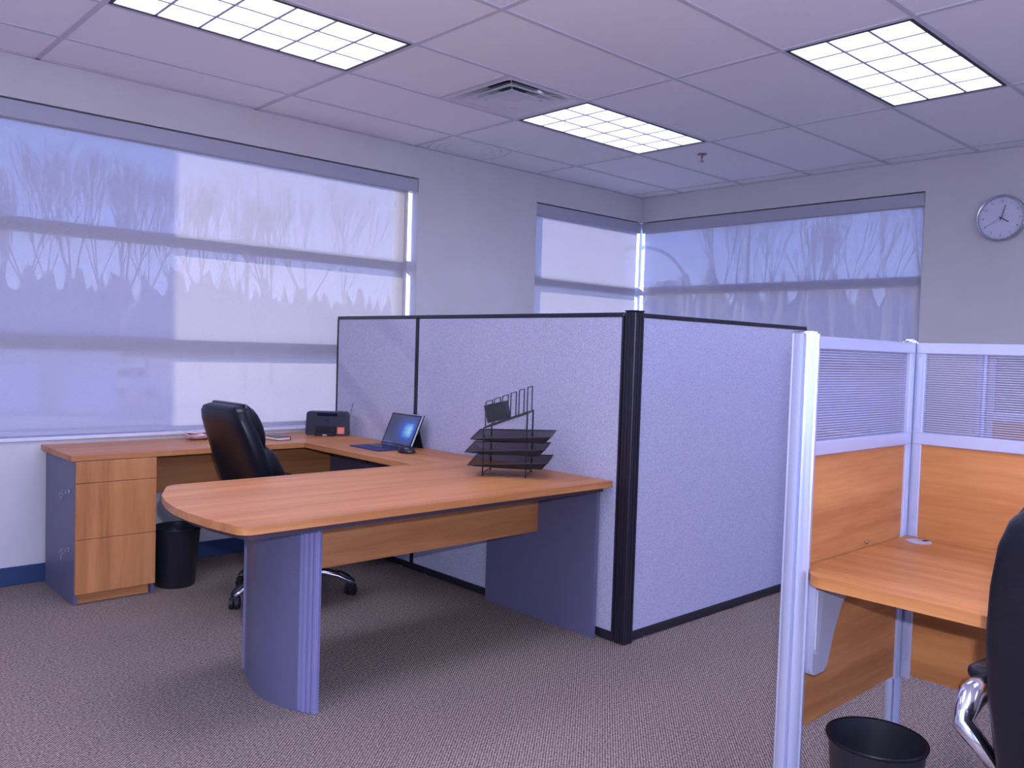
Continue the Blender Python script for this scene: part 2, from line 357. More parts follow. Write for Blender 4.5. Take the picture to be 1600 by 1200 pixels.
# recessed louvred lights
def make_light():
    t = thing('ceiling_light', 'x', 'ceiling light')
    L, W = Mx-.03, My-.03; f = .014
    bm = bmesh.new()
    for s in (-1, 1):
        box(bm, -L/2, L/2, s*W/2-(f if s > 0 else 0), s*W/2+(f if s < 0 else 0), -.003, .001)
        box(bm, s*L/2-(f if s > 0 else 0), s*L/2+(f if s < 0 else 0), -W/2, W/2, -.003, .001)
    obj('frame', bm, 'black', t)
    bm = bmesh.new(); hi = .12
    for s in (-1, 1):
        box(bm, -L/2, L/2, s*W/2-.002, s*W/2+.002, .001, hi); box(bm, s*L/2-.002, s*L/2+.002, -W/2, W/2, .001, hi)
    obj('housing', bm, 'white_paint', t)
    bm = bmesh.new(); box(bm, -L/2+.003, L/2-.003, -W/2+.003, W/2-.003, .010, .02); obj('lamp_panel', bm, 'tube_light', t)
    bm = bmesh.new()
    for k in range(1, 6): box(bm, -L/2+L*k/6-.006, -L/2+L*k/6+.006, -W/2+f, W/2-f, .001, .0098)
    for k in range(1, 3): box(bm, -L/2+f, L/2-f, -W/2+W*k/3-.006, -W/2+W*k/3+.006, .001, .0098)
    obj('louver_grid', bm, 'louver', t)
    return t
proto = make_light(); index_children()
LL = {(-2, -1): 'white louvred ceiling light at upper left, over the U-shaped desk', (0, -1): 'white louvred ceiling light in the middle, beside the square air diffuser', (0, -4): 'white louvred ceiling light at upper right, above the silver cubicle'}
for i, (x, y) in enumerate(LIGHTS):
    o = proto if i == 0 else copy_tree(proto)
    o.location = (x+Mx/2, y+My/2, H+.002)
    key = (round((x-A_)/Mx), round((y-B_)/My))
    if key in LL: o['label'] = LL[key]; o['group'] = 'louvred ceiling lights'
    else: o['label'] = 'louvred ceiling light outside the view behind the camera'; o['group'] = 'louvred ceiling lights'

# air diffuser
t = thing('air_diffuser', 'square white ceiling air diffuser with stepped vanes beside the middle light', 'air vent', ((DX[0]+DX[1])/2, (DY[0]+DY[1])/2, H))
def ringsq(bm, ro, zo, ri, zi, rc=.0, thick=.003):
    def sq(h, z):
        return [bm.verts.new((x, y, z)) for x, y in rounded([(-h, -h), (h, -h), (h, h), (-h, h)], [min(rc, h*.9) if rc else .004]*4, 4)]
    a, b_ = sq(ro, zo), sq(ri, zi); c, d = sq(ro, zo+thick), sq(ri, zi+thick); n_ = len(a)
    for i in range(n_):
        j = (i+1) % n_
        bm.faces.new((a[i], a[j], b_[j], b_[i])); bm.faces.new((c[j], c[i], d[i], d[j])); bm.faces.new((a[j], a[i], c[i], c[j])); bm.faces.new((b_[i], b_[j], d[j], d[i]))
bm = bmesh.new(); ringsq(bm, .292, 0, .262, 0); ringsq(bm, .262, 0, .15, .085, rc=.03); obj('frame', bm, 'diffuser_white', t)
bm = bmesh.new(); ringsq(bm, .215, -.004, .175, .004); ringsq(bm, .175, .004, .12, .05, rc=.03); obj('vane', bm, 'diffuser_white', t)
bm = bmesh.new(); ringsq(bm, .15, -.006, .125, -.002); ringsq(bm, .125, -.002, .07, .012, rc=.05); box(bm, -.072, .072, -.072, .072, .012, .015); obj('centre_panel', bm, 'diffuser_white', t)
bm = bmesh.new(); lathe(bm, [(.16, .085), (.16, .2), (.158, .2), (.158, .085)], close=False, seg=24); box(bm, -.155, .155, -.155, .155, .19, .2); obj('duct', bm, 'duct', t)
for k in range(4):
    a = PI/4+k*PI/2; bm = bmesh.new(); tube(bm, [(math.cos(a)*.05, math.sin(a)*.05, .014), (math.cos(a)*.17, math.sin(a)*.17, .03), (math.cos(a)*.30, math.sin(a)*.30, .03)], .004, 6); obj('strut', bm, 'diffuser_white', t)

# sprinkler
t = thing('sprinkler', 'small pendent fire sprinkler on the ceiling right of the middle light', 'sprinkler', (-1.115, -1.421, H+.006))
bm = bmesh.new(); lathe(bm, [(.001, 0), (.036, 0), (.036, -.004), (.012, -.010), (.001, -.010)], seg=20); obj('escutcheon', bm, 'brass', t, smooth=True, angle=40)
bm = bmesh.new(); lathe(bm, [(.009, -.009), (.009, -.028), (.004, -.03), (.004, -.05), (.018, -.052), (.018, -.055), (.001, -.055)], seg=12); obj('nozzle', bm, 'brass', t)

# ---------------------------------------------------------------- windows
def window(name, horiz, u0, u1, glass_t, mull=(), transoms=(1.25, 1.345, 1.88, 1.955), end=(True, True)):
    """horiz 'x': wall plane y; 'y': wall plane x.  u along the wall, t the depth."""
    def bb(bm, a0, a1, t0, t1, z0, z1):
        if horiz == 'x': box(bm, a0, a1, t0, t1, z0, z1)
        else: box(bm, t0, t1, a0, a1, z0, z1)
    root = bpy.data.objects.new(name, None); C.objects.link(root); root['kind'] = 'structure'
    g0 = glass_t
    bm = bmesh.new(); bb(bm, u0, u1, g0-.02, g0+.03, SILL, SILL+.045); bb(bm, u0, u1, g0-.02, g0+.03, HEAD-.045, HEAD)
    if end[0]: bb(bm, u0, u0+.04, g0-.02, g0+.03, SILL, HEAD)
    obj('window_frame', bm, 'frame_paint', root)
    for a in mull:
        bm = bmesh.new(); bb(bm, a-.03, a+.03, g0-.03, g0+.03, SILL+.045, HEAD-.045); obj('mullion', bm, 'frame_paint', root)
    for z0, z1 in zip(transoms[::2], transoms[1::2]):
        bm = bmesh.new(); bb(bm, u0, u1, g0-.03, g0+.03, z0, z1); obj('transom', bm, 'frame_paint', root)
    zs = [SILL+.045]+list(transoms)+[HEAD-.045]
    for z0, z1 in zip(zs[::2], zs[1::2]):
        bm = bmesh.new(); bb(bm, u0, u1, g0, g0+.006, z0, z1); obj('pane', bm, 'glass', root)
    return root
w1 = window('window_1', 'x', W1[0], W1[1], .11, mull=(-2.655,))
w2 = window('window_2', 'x', -1.37, .10, .11)
w4 = window('fill_window', 'x', -8.3, -2.0, Y0-.10, mull=(-6.2, -4.1))  # unseen window behind the camera, added as a fill light opening
w3 = window('window_3', 'y', -2.55, .10, .11)
bm = bmesh.new(); box(bm, .095, .135, .095, .135, SILL, HEAD); obj('corner_post', bm, 'frame_paint', w3)
obj('sill', B(W1[0], W1[1], -.012, .13, SILL-.012, SILL+.006, bev=.003), 'white_paint', w1)
obj('sill', B(-1.37, .0, -.012, .13, SILL-.012, SILL+.006, bev=.003), 'white_paint', w2)
obj('sill', B(-.012, .13, -2.55, .0, SILL-.012, SILL+.006, bev=.003), 'white_paint', w3)
def shade(label, horiz, u0, u1, c0, c1):
    t = thing('roller_shade', label, 'roller shade', (0, 0, 0), 0, 'roller shades')
    def bb(bm, a0, a1, t0, t1, z0, z1, bev=0):
        if horiz == 'x': box(bm, a0, a1, t0, t1, z0, z1, bev=bev)
        else: box(bm, t0, t1, a0, a1, z0, z1, bev=bev)
    bm = bmesh.new(); bb(bm, u0, u1, .002, .080, 2.448, 2.541, .004); obj('fascia', bm, 'fascia', t)
    bm = bmesh.new(); q = [(c0, .80), (c1, .80), (c1, 2.46), (c0, 2.46)]; bm.faces.new([bm.verts.new((a, .048, z) if horiz == 'x' else (.048, a, z)) for a, z in q]); obj('cloth', bm, 'shade_cloth', t)
    bm = bmesh.new(); bb(bm, c0, c1, .040, .056, .785, .812, .003); obj('hem_bar', bm, 'fascia', t)
shade('long roller shade of sheer screen cloth on the wide left window', 'x', W1[0]+.005, W1[1]-.005, W1[0]+.02, -2.625)
shade('narrow roller shade on the left side of the corner window', 'x', -1.366, -.004, -1.355, -.005)
shade('roller shade on the right side of the corner window, left of the clock', 'y', -2.546, -.004, -2.535, -.005)

# ---------------------------------------------------------------- office partitions
PH = 1.515
def partition(label, horiz, a0, a1, t0, t1, trim_w=.012, name='office_partition'):
    t = thing(name, label, 'partition', (0, 0, 0), 0, 'fabric office partitions')
    def bb(bm, p0, p1, q0, q1, z0, z1, bev=0):
        if horiz == 'x': box(bm, p0, p1, q0, q1, z0, z1, bev=bev)
        else: box(bm, q0, q1, p0, p1, z0, z1, bev=bev)
    bm = bmesh.new(); bb(bm, a0+trim_w, a1-trim_w, t0+.003, t1-.003, .045, PH-.02, .004); obj('fabric_panel', bm, 'fabric', t)
    bm = bmesh.new(); bb(bm, a0, a1, t0, t1, PH-.02, PH, .003); obj('top_trim', bm, 'black_trim', t)
    bm = bmesh.new(); bb(bm, a0, a1, t0, t1, .008, .045, .002); obj('bottom_trim', bm, 'black_trim', t)
    for p in (a0, a1-trim_w):
        bm = bmesh.new(); bb(bm, p, p+trim_w, t0, t1, .045, PH-.02); obj('edge_trim', bm, 'black_trim', t)
    for p in (a0+.12, a1-.12):
        bm = bmesh.new(); c = ((p, (t0+t1)/2) if horiz == 'x' else ((t0+t1)/2, p)); lathe(bm, [(.015, 0), (.015, .004), (.006, .006), (.006, .02)], (c[0], c[1], 0), 12); obj('foot', bm, 'alu', t)
    return t
PX0, PX1 = -3.28, -3.23
partition('narrow grey fabric partition panel with black trim nearest the long window', 'y', -.985, -.10, PX0, PX1)
partition('wide grey fabric partition panel with black trim behind the tray organiser', 'y', -2.552, -.99, PX0, PX1, .011)
partition('grey fabric partition panel right of the black corner post, facing the camera', 'x', -3.212, -1.70, -2.60, -2.55, .011)
t = thing('partition_post', 'black ribbed corner post joining two fabric partition panels', 'partition post', (-3.243, -2.583, 0))
bm = bmesh.new(); box(bm, -.031, .031, -.031, .031, .004, PH+.004, .004)
for q in (-.019, 0, .019):
    box(bm, q-.006, q+.006, -.0345, -.030, .004, PH); box(bm, -.0345, -.030, q-.006, q+.006, .004, PH)
obj('post', bm, 'black_trim', t)
obj('cap', B(-.033, .033, -.033, .033, PH+.004, PH+.010, bev=.002), 'black', t)

# ---------------------------------------------------------------- U-shaped desk
DZ = .745; TT = .028
def top(poly, rads, name, m, parent, z1=DZ, th=TT):
    bm = bmesh.new(); prism(bm, rounded(poly, rads), z1-th, z1); bevel_flat(bm, .003, 2)
    return obj(name, bm, m, parent, smooth=True, angle=35)
# credenza
t = thing('credenza', 'wood-topped credenza desk run along the wall under the long window', 'desk', (-4.15, -.3, 0))
T0 = Vector((-4.15, -.3))
top([(-5.03+4.15, -.565+.3), (-3.29+4.15, -.565+.3), (-3.29+4.15, -.025+.3), (-5.03+4.15, -.025+.3)], [.004]*4, 'worktop', 'wood_x', t)
obj('modesty_panel', B(-4.60+4.15, -3.33+4.15, -.13+.3, -.112+.3, .45, .702), 'wood_x', t)
obj('end_panel', B(-3.33+4.15, -3.308+4.15, -.55+.3, -.03+.3, 0, .7165, bev=.001), 'slate', t)
# pedestal
t = thing('drawer_pedestal', 'three-drawer wood-fronted grey pedestal under the left end of the credenza', 'cabinet', (-4.815, -.32, 0))
obj('side_panel', B(-.195, -.177, -.235, .27, 0, .7165, bev=.0015), 'slate', t)
obj('side_panel', B(.177, .195, -.235, .27, 0, .7165, bev=.0015), 'slate', t)
obj('carcass', B(-.177, .177, -.19, .265, .05, .7165), 'slate', t)
obj('plinth', B(-.172, .172, -.215, -.195, 0, .052), 'wood_x', t)
for z0, z1 in ((.055, .325), (.3275, .605), (.6075, .714)):
    d = obj('drawer', B(-.193, .193, -.255, -.236, z0, z1, bev=.0012), 'wood_z', t)
for z in (.56, .27):
    lk = bmesh.new(); vs = []
    bmesh.ops.create_cone(lk, cap_ends=True, segments=16, radius1=.011, radius2=.010, depth=.008, matrix=Matrix.Translation((-.199, -.175, z)) @ Matrix.Rotation(PI/2, 4, 'Y'))
    lo = obj('lock', lk, 'key', t)
    kb = bmesh.new(); box(kb, -.222, -.200, -.1765, -.1735, z-.004, z+.004); tube(kb, [(-.226+.011*math.cos(a), -.175, z+.011*math.sin(a)) for a in [k*PI/5 for k in range(11)]], .002, 5, False)
    tube(kb, [(-.236+.009*math.cos(a), -.175+.003, z-.012+.012*math.sin(a)) for a in [k*PI/5 for k in range(11)]], .0012, 5, False)
    box(kb, -.240, -.232, -.174, -.171, z-.048, z-.020, .001)
    obj('key', kb, 'key', lo)
# bridge
t = thing('desk_bridge', 'wood-topped bridge desk along the partition holding the tablet computer', 'desk', (-3.5, -1.1, 0))
top([(-3.765+3.5, -1.628+1.1), (-3.29+3.5, -1.628+1.1), (-3.29+3.5, -.568+1.1), (-3.765+3.5, -.568+1.1)], [.003]*4, 'worktop', 'wood_y', t)
obj('back_panel', B(-3.325+3.5, -3.307+3.5, -1.62+1.1, -.575+1.1, .42, .7165), 'slate', t)
# peninsula
t = thing('peninsula_desk', 'large bow-ended peninsula desk with wood top and curved grey leg', 'desk', (-4.1, -2.08, 0))
ox, oy = 4.1, 2.08
arc = [(-5.065, -1.83), (-5.10, -1.96), (-5.118, -2.08), (-5.12, -2.2), (-5.11, -2.34)]
pl = rounded([(-3.29, -2.53), (-3.29, -1.631), (-4.97, -1.631)]+arc+[(-5.075, -2.53)], [.003, .003, .07]+[0]*5+[.05])
def shift(p): return [(x+ox, y+oy) for x, y in p]
bm = bmesh.new(); prism(bm, shift(pl), DZ-TT, DZ); bevel_flat(bm, .003, 2); obj('worktop', bm, 'wood_x', t, smooth=True, angle=35)
def inset(p, k, cx=-4.2, cy=-2.08):
    return [(cx+(x-cx)*(1-k/.9), cy+(y-cy)*(1-k*2.2)) for x, y in p]
bm = bmesh.new(); prism(bm, shift(inset(pl, .03)), DZ-TT-.022, DZ-TT); obj('under_shade_band', bm, 'under_shade', t)  # dark slab put in for the shadow band below the bowed edge
obj('modesty_panel', B(-4.70+ox, -3.316+ox, -2.078+oy, -2.06+oy, .435, DZ-TT-.02), 'wood_x', t)
ep = obj('end_panel', B(-3.316+ox, -3.296+ox, -2.46+oy, -1.70+oy, 0, DZ-TT-.022, bev=.001), 'slate', t)
bm = bmesh.new(); bmesh.ops.create_cone(bm, cap_ends=True, segments=14, radius1=.009, radius2=.008, depth=.004, matrix=Matrix.Translation((-3.318+ox, -2.42+oy, .69)) @ Matrix.Rotation(PI/2, 4, 'Y')); obj('screw_cap', bm, 'white_paint', ep)
# curved leg: an arc panel with two ribbed aluminium edges
legpts = [(-4.715, -1.835), (-4.762, -1.95), (-4.785, -2.05), (-4.79, -2.14), (-4.775, -2.235), (-4.745, -2.315)]
def offs(p, d):
    out = []
    for i, q in enumerate(p):
        a = Vector(p[max(i-1, 0)]); b_ = Vector(p[min(i+1, len(p)-1)]); tt = (b_-a).normalized(); nn = Vector((tt.y, -tt.x)); out.append((q[0]+nn.x*d, q[1]+nn.y*d))
    return out
def smooth_line(p, n_=24):
    out = []
    for i in range(len(p)-1):
        P0, P1, P2, P3 = [Vector(p[max(0, min(len(p)-1, i+k))]) for k in (-1, 0, 1, 2)]
        for s in range(5):
            u = s/5; out.append(tuple(.5*((2*P1)+(-P0+P2)*u+(2*P0-5*P1+4*P2-P3)*u*u+(-P0+3*P1-3*P2+P3)*u**3)))
    out.append(p[-1]); return out
sl = smooth_line(legpts)
bm = bmesh.new(); prism(bm, shift(offs(sl, .009)+offs(sl, -.009)[::-1]), 0, DZ-TT-.022)
leg = obj('curved_leg', bm, 'slate', t, smooth=True, angle=35)
for (cx, cy, ang) in ((-4.716, -1.822, math.radians(67)), (-4.727, -2.345, math.radians(118-180))):
    R_ = Matrix.Translation((cx+ox, cy+oy, 0)) @ Matrix.Rotation(ang, 4, 'Z')
    bm = bmesh.new()
    if cy > -2: box(bm, -.016, .016, -.012, .012, 0, DZ-TT-.022, .004, M4=R_)
    else:
        box(bm, -.042, .042, -.0105, .0105, 0, DZ-TT-.022, .003, M4=R_)
        for q in (-.012, .010, .030): box(bm, q-.008, q+.008, -.0155, .0155, 0, DZ-TT-.022, .004, 2, M4=R_)
    obj('leg_edge_trim', bm, 'slate_trim', t)

# ---------------------------------------------------------------- things on the desk
# phone-sized organiser
t = thing('pocket_organiser', 'small black pocket organiser with white page edges lying left of the dock radio', 'notebook', (-3.825, -.35, DZ), math.radians(8))
obj('pages', B(-.044, .044, -.062, .062, .004, .018), 'paper', t)
bm = bmesh.new(); box(bm, -.047, .047, -.065, .065, 0, .004, .0015); box(bm, -.047, .047, -.065, .065, .018, .022, .0015); box(bm, .044, .047, -.065, .065, .003, .019); obj('cover', bm, 'black_gloss', t)
# crumpled bag
t = thing('crumpled_bag', 'small crumpled clear pinkish bag on the credenza behind the chair', 'bag', (-4.21, -.13, DZ), math.radians(20))
bm = bmesh.new(); bmesh.ops.create_icosphere(bm, subdivisions=3, radius=1)
for v in bm.verts:
    k = 1+.22*math.sin(7*v.co.x+3*v.co.y)*math.cos(6*v.co.y-4*v.co.z)+.08*rnd.uniform(-1, 1)
    v.co = Vector((v.co.x*.10*k, v.co.y*.06*k, max(0, v.co.z*.5+.5)*.045*k))
obj('bag', bm, 'pink_bag', t); obj('paper_sheet', B(-.09, .07, -.05, .06, .043, .0445), 'paper', t)
# dock radio
t = thing('dock_radio', 'black upright dock radio with orange sticker and thin antenna in the desk corner', 'radio', (-3.42, -.245, DZ), math.radians(-42))
bm = bmesh.new(); pts = rounded([(-.135, 0), (.135, 0), (.128, .152), (-.128, .152)], [.014, .014, .018, .018], 5)
prism(bm, pts, -.045, .04, 'y'); bevel_flat(bm, .006, 2); obj('body', bm, 'radio_grey', t, smooth=True, angle=40)
obj('display', B(-.062, .068, -.0475, -.044, .124, .144, bev=.001), 'screen_off', t)
bm = bmesh.new(); box(bm, -.072, .062, -.085, -.040, .0, .022, .004); box(bm, -.070, .060, -.052, -.044, .018, .06, .003); obj('dock_cradle', bm, 'black_gloss', t)
obj('badge', B(-.010, .012, -.0465, -.0445, .093, .102, bev=.001), 'black_gloss', t)
st = obj('sticker', B(.068, .114, -.0462, -.0448, .012, .056), 'orange', t)
bm = bmesh.new()
for k in range(4): box(bm, .073, .108, -.0468, -.0463, .018+.009*k, .0205+.009*k)
obj('sticker_lines', bm, 'paper', st)
obj('logo', B(-.016, .010, -.0862, -.0850, .004, .010), 'paper', t)
bm = bmesh.new(); tube(bm, [(.115, .036, .03), (.150, .046, .21)], .0014, 6); obj('antenna', bm, 'black', t)
# tablet computer with keyboard cover
t = thing('tablet_computer', 'tablet computer with lit blue screen, kickstand and navy keyboard cover', 'tablet computer', (-3.41, -.98, DZ), math.radians(0))
th = math.radians(24); R_ = Matrix.Translation((0, 0, .004)) @ Matrix.Rotation(th, 4, 'Y')
def boxm(*a, bev=0, Mt=R_):
    bm = bmesh.new(); box(bm, *a, bev=bev, M4=Mt); return bm
body = obj('tablet', boxm(0, .009, -.15, .15, 0, .205, bev=.003), 'alu_flat', t)
bz = obj('bezel', boxm(-.0012, .0, -.146, .146, .004, .201), 'screen_off', t)
bm = bmesh.new(); uvl = bm.loops.layers.uv.new('UVMap')
q = [(-.0018, .134, .016), (-.0018, -.134, .016), (-.0018, -.134, .190), (-.0018, .134, .190)]
vs = [bm.verts.new(R_ @ Vector(p)) for p in q]; f = bm.faces.new(vs)
for lp, uv in zip(f.loops, [(0, 0), (1, 0), (1, 1), (0, 1)]): lp[uvl].uv = uv
me = bpy.data.meshes.new('screen'); bm.to_mesh(me); bm.free(); me.materials.append(M['screen_picture']); so = bpy.data.objects.new('screen', me); C.objects.link(so); so.parent = t
# kickstand and cover back
th2 = math.radians(-12)
p_top = R_ @ Vector((.010, 0, .12)); Lk = p_top.z/math.cos(th2)
bm = bmesh.new(); prism(bm, [(p_top.x, p_top.z), (p_top.x+.004, p_top.z), (p_top.x+.034, .001), (p_top.x+.030, .001)], -.149, .149, 'y'); obj('kickstand', bm, 'black', t)
obj('back_cover', boxm(.0092, .013, -.153, .153, .09, .208, bev=.0015), 'black', t)
kb = obj('keyboard_cover', boxm(-.215, .004, -.148, .148, .001, .006, bev=.0015, Mt=Matrix.Identity(4)), 'navy_fabric', t)
bm = bmesh.new()
for r_ in range(5):
    for c_ in range(13): box(bm, -.03-.0185*r_-.016, -.03-.0185*r_, -.130+.0202*c_, -.130+.0202*c_+.0175, .006, .0075)
ks = obj('keys', bm, 'screen_off', kb); ks['kind'] = 'stuff'
obj('trackpad', B(-.195, -.145, -.05, .05, .006, .0066), 'navy_fabric', kb)
# mouse
t = thing('computer_mouse', 'small black computer mouse in front of the tablet computer', 'mouse', (-3.525, -1.255, DZ), math.radians(-58))
bm = bmesh.new(); bmesh.ops.create_uvsphere(bm, u_segments=24, v_segments=14, radius=1)
for v in bm.verts:
    x, y, z = v.co; sx = .052*(1 if x < 0 else 1.0); v.co = Vector((x*sx, y*.031*(1-.12*abs(x)), (z*.034*(1-.25*x) if z > 0 else z*.006)+.006))
obj('shell', bm, 'black_gloss', t, smooth=True)
obj('wheel', B(.018, .032, -.003, .003, .033, .039, bev=.002), 'radio_grey', t)

# tray organiser
u = Vector((math.cos(math.radians(-51.5)), math.sin(math.radians(-51.5)), 0)); vdir = Vector((-u.y, u.x, 0))
rzr = math.atan2(u.y, u.x)
OC = Vector((-3.565, -2.115, DZ))
t = thing('tray_organiser', 'black wire mesh desk organiser with three letter trays and a stepped file sorter', 'desk organiser', OC, rzr)
hw, hd = .1, .105   # rods: x = along u, y = along v
def rod(bm, *p, r=.0038): tube(bm, p, r, 6)
bm = bmesh.new(); zl, zr = .222, .298
bm.free()
for y in (-hd, hd):
    for x, z in ((-hw, zl), (hw, zr)):
        bm = bmesh.new(); rod(bm, (x, y, 0), (x, y, z)); obj('upright', bm, 'black', t)
bm = bmesh.new()
for p, q in (((-hw, -hd), (hw, -hd)), ((-hw, hd), (hw, hd)), ((-hw, -hd), (-hw, hd)), ((hw, -hd), (hw, hd))):
    rod(bm, (p[0], p[1], .012), (q[0], q[1], .012), r=.002)
obj('base_frame', bm, 'black', t)
for k, z in enumerate((.045, .105, .165)):
    sh = (.018, .004, .028)[k]; tw, td = .184, .115
    bm = bmesh.new(); zf = z; e_ = .028
    def Q(x, y, zz): return bm.verts.new((x+sh*0-.0, y-.005, zz))
    b4 = [Q(-tw+e_, -td, zf), Q(tw-e_, -td, zf), Q(tw-e_, td-.02, zf), Q(-tw+e_, td-.02, zf)]
    t4 = [Q(-tw, -td-.01, zf+.006), Q(tw, -td-.01, zf+.032), Q(tw, td, zf+.04), Q(-tw, td, zf+.03)]
    bm.faces.new(b4)
    for i in range(4):
        if i == 3: t4[0].co.z = zf+.006
        bm.faces.new((b4[i], b4[(i+1) % 4], t4[(i+1) % 4], t4[i]))
    bmesh.ops.solidify(bm, geom=bm.faces[:], thickness=.0012)
    tr = obj('letter_tray', bm, 'wire_mesh', t); tr.location = (sh, 0, 0)
    bm = bmesh.new(); co = [(-tw, -td-.015, zf+.006), (tw, -td-.015, zf+.032), (tw, td-.005, zf+.04), (-tw, td-.005, zf+.03)]
    for i in range(4): rod(bm, co[i], co[(i+1) % 4], r=.0028)
    obj('tray_rim', bm, 'black', tr)
bm = bmesh.new(); vs = [bm.verts.new(p) for p in ((-hw, -hd, zl), (hw, -hd, zr), (hw, hd, zr), (-hw, hd, zl))]; bm.faces.new(vs); bmesh.ops.solidify(bm, geom=bm.faces[:], thickness=.002)
so = obj('sorter_shelf', bm, 'wire_mesh', t)
bm = bmesh.new()
for y in (-hd, hd): rod(bm, (-hw, y, zl), (hw, y, zr))
for x, z in ((-hw, zl), (hw, zr)): rod(bm, (x, -hd, z), (x, hd, z))
obj('shelf_rim', bm, 'black', so)
for k in range(6):
    f_ = k/5; x = -hw+.004+(2*hw-.008)*f_; z0 = zl+(zr-zl)*(x+hw)/(2*hw); z1 = z0+.118
    bm = bmesh.new(); rod(bm, (x, -.09, z0), (x, -.09, z1), (x, .08, z1), (x, .08, z0), r=.0028); obj('divider', bm, 'black', t)
# mesh pen holder lying tilted between the dividers
t = thing('mesh_pen_holder', 'black wire mesh pen holder tilted among the dividers atop the tray organiser', 'pen holder', OC+u*(-.048)+Vector((0, 0, .252)), rzr)
t.rotation_euler = (0, math.radians(-14), rzr)
bm = bmesh.new(); box(bm, -.045, .05, -.05, .05, 0, .08)
f = [f for f in bm.faces if f.normal.z > .9]; bmesh.ops.delete(bm, geom=f, context='FACES')
bmesh.ops.solidify(bm, geom=bm.faces[:], thickness=.0012); obj('mesh_box', bm, 'wire_mesh', t)
bm = bmesh.new(); q = [(-.045, -.05, .08), (.05, -.05, .08), (.05, .05, .08), (-.045, .05, .08)]
for i in range(4): rod(bm, q[i], q[(i+1) % 4], r=.0022); rod(bm, q[i], (q[i][0], q[i][1], 0), r=.0018)
obj('rim', bm, 'black', t)

# waste bins
def make_bin(label, loc):
    t = thing('waste_bin', label, 'waste bin', loc, 0, 'black plastic waste bins')
    bm = bmesh.new(); lathe(bm, [(.001, 0), (.092, 0), (.097, .006), (.122, .30), (.1265, .306), (.1265, .318), (.121, .318), (.119, .30), (.094, .01), (.001, .008)], seg=40)
    obj('body', bm, 'bin_plastic', t, smooth=True, angle=40)
    bm = bmesh.new(); lathe(bm, [(.1262, .309), (.1295, .312), (.1295, .319), (.1262, .321)], seg=40, close=False); bmesh.ops.solidify(bm, geom=bm.faces[:], thickness=.002); obj('rim', bm, 'bin_plastic', t, smooth=True)
make_bin('round black waste bin beside the wood-fronted drawer pedestal', (-4.475, -.475, 0))
make_bin('round black waste bin at the bottom edge under the cubicle desk', (-3.995, -4.075, 0))

# ---------------------------------------------------------------- executive chairs (face +x)
def superring(bm, c, ux, uy, a, b_, n_=20, e=3.2):
    vs = []
    for k in range(n_):
        t_ = 2*PI*k/n_; ct, s_ = math.cos(t_), math.sin(t_)
        x = a*math.copysign(abs(ct)**(2/e), ct); y = b_*math.copysign(abs(s_)**(2/e), s_)
        vs.append(bm.verts.new(Vector(c)+Vector(ux)*x+Vector(uy)*y))
    return vs
def loft(secs, n_=24, e=3.2):
    """secs: (centre, thickness dir, half thickness, half width); the other axis is y."""
    bm = bmesh.new(); rings = [superring(bm, c, dx, (0, 1, 0), a, b_, n_, e) for c, dx, a, b_ in secs]
    for p, q in zip(rings, rings[1:]):
        for k in range(n_): bm.faces.new((p[k], p[(k+1) % n_], q[(k+1) % n_], q[k]))
    bm.faces.new(rings[0][::-1]); bm.faces.new(rings[-1]); return bm
def bulge(z0, z1, x_of, half_t, half_w, n_=9, e=.45):
    secs = []
    for i in range(n_):
        s = i/(n_-1); k = max(.02, math.sin(PI*s))**e; z = z0+(z1-z0)*s
        secs.append(((x_of(z), 0, z), (1, 0, .25), half_t*k, half_w*(.80+.20*k)))
    return secs
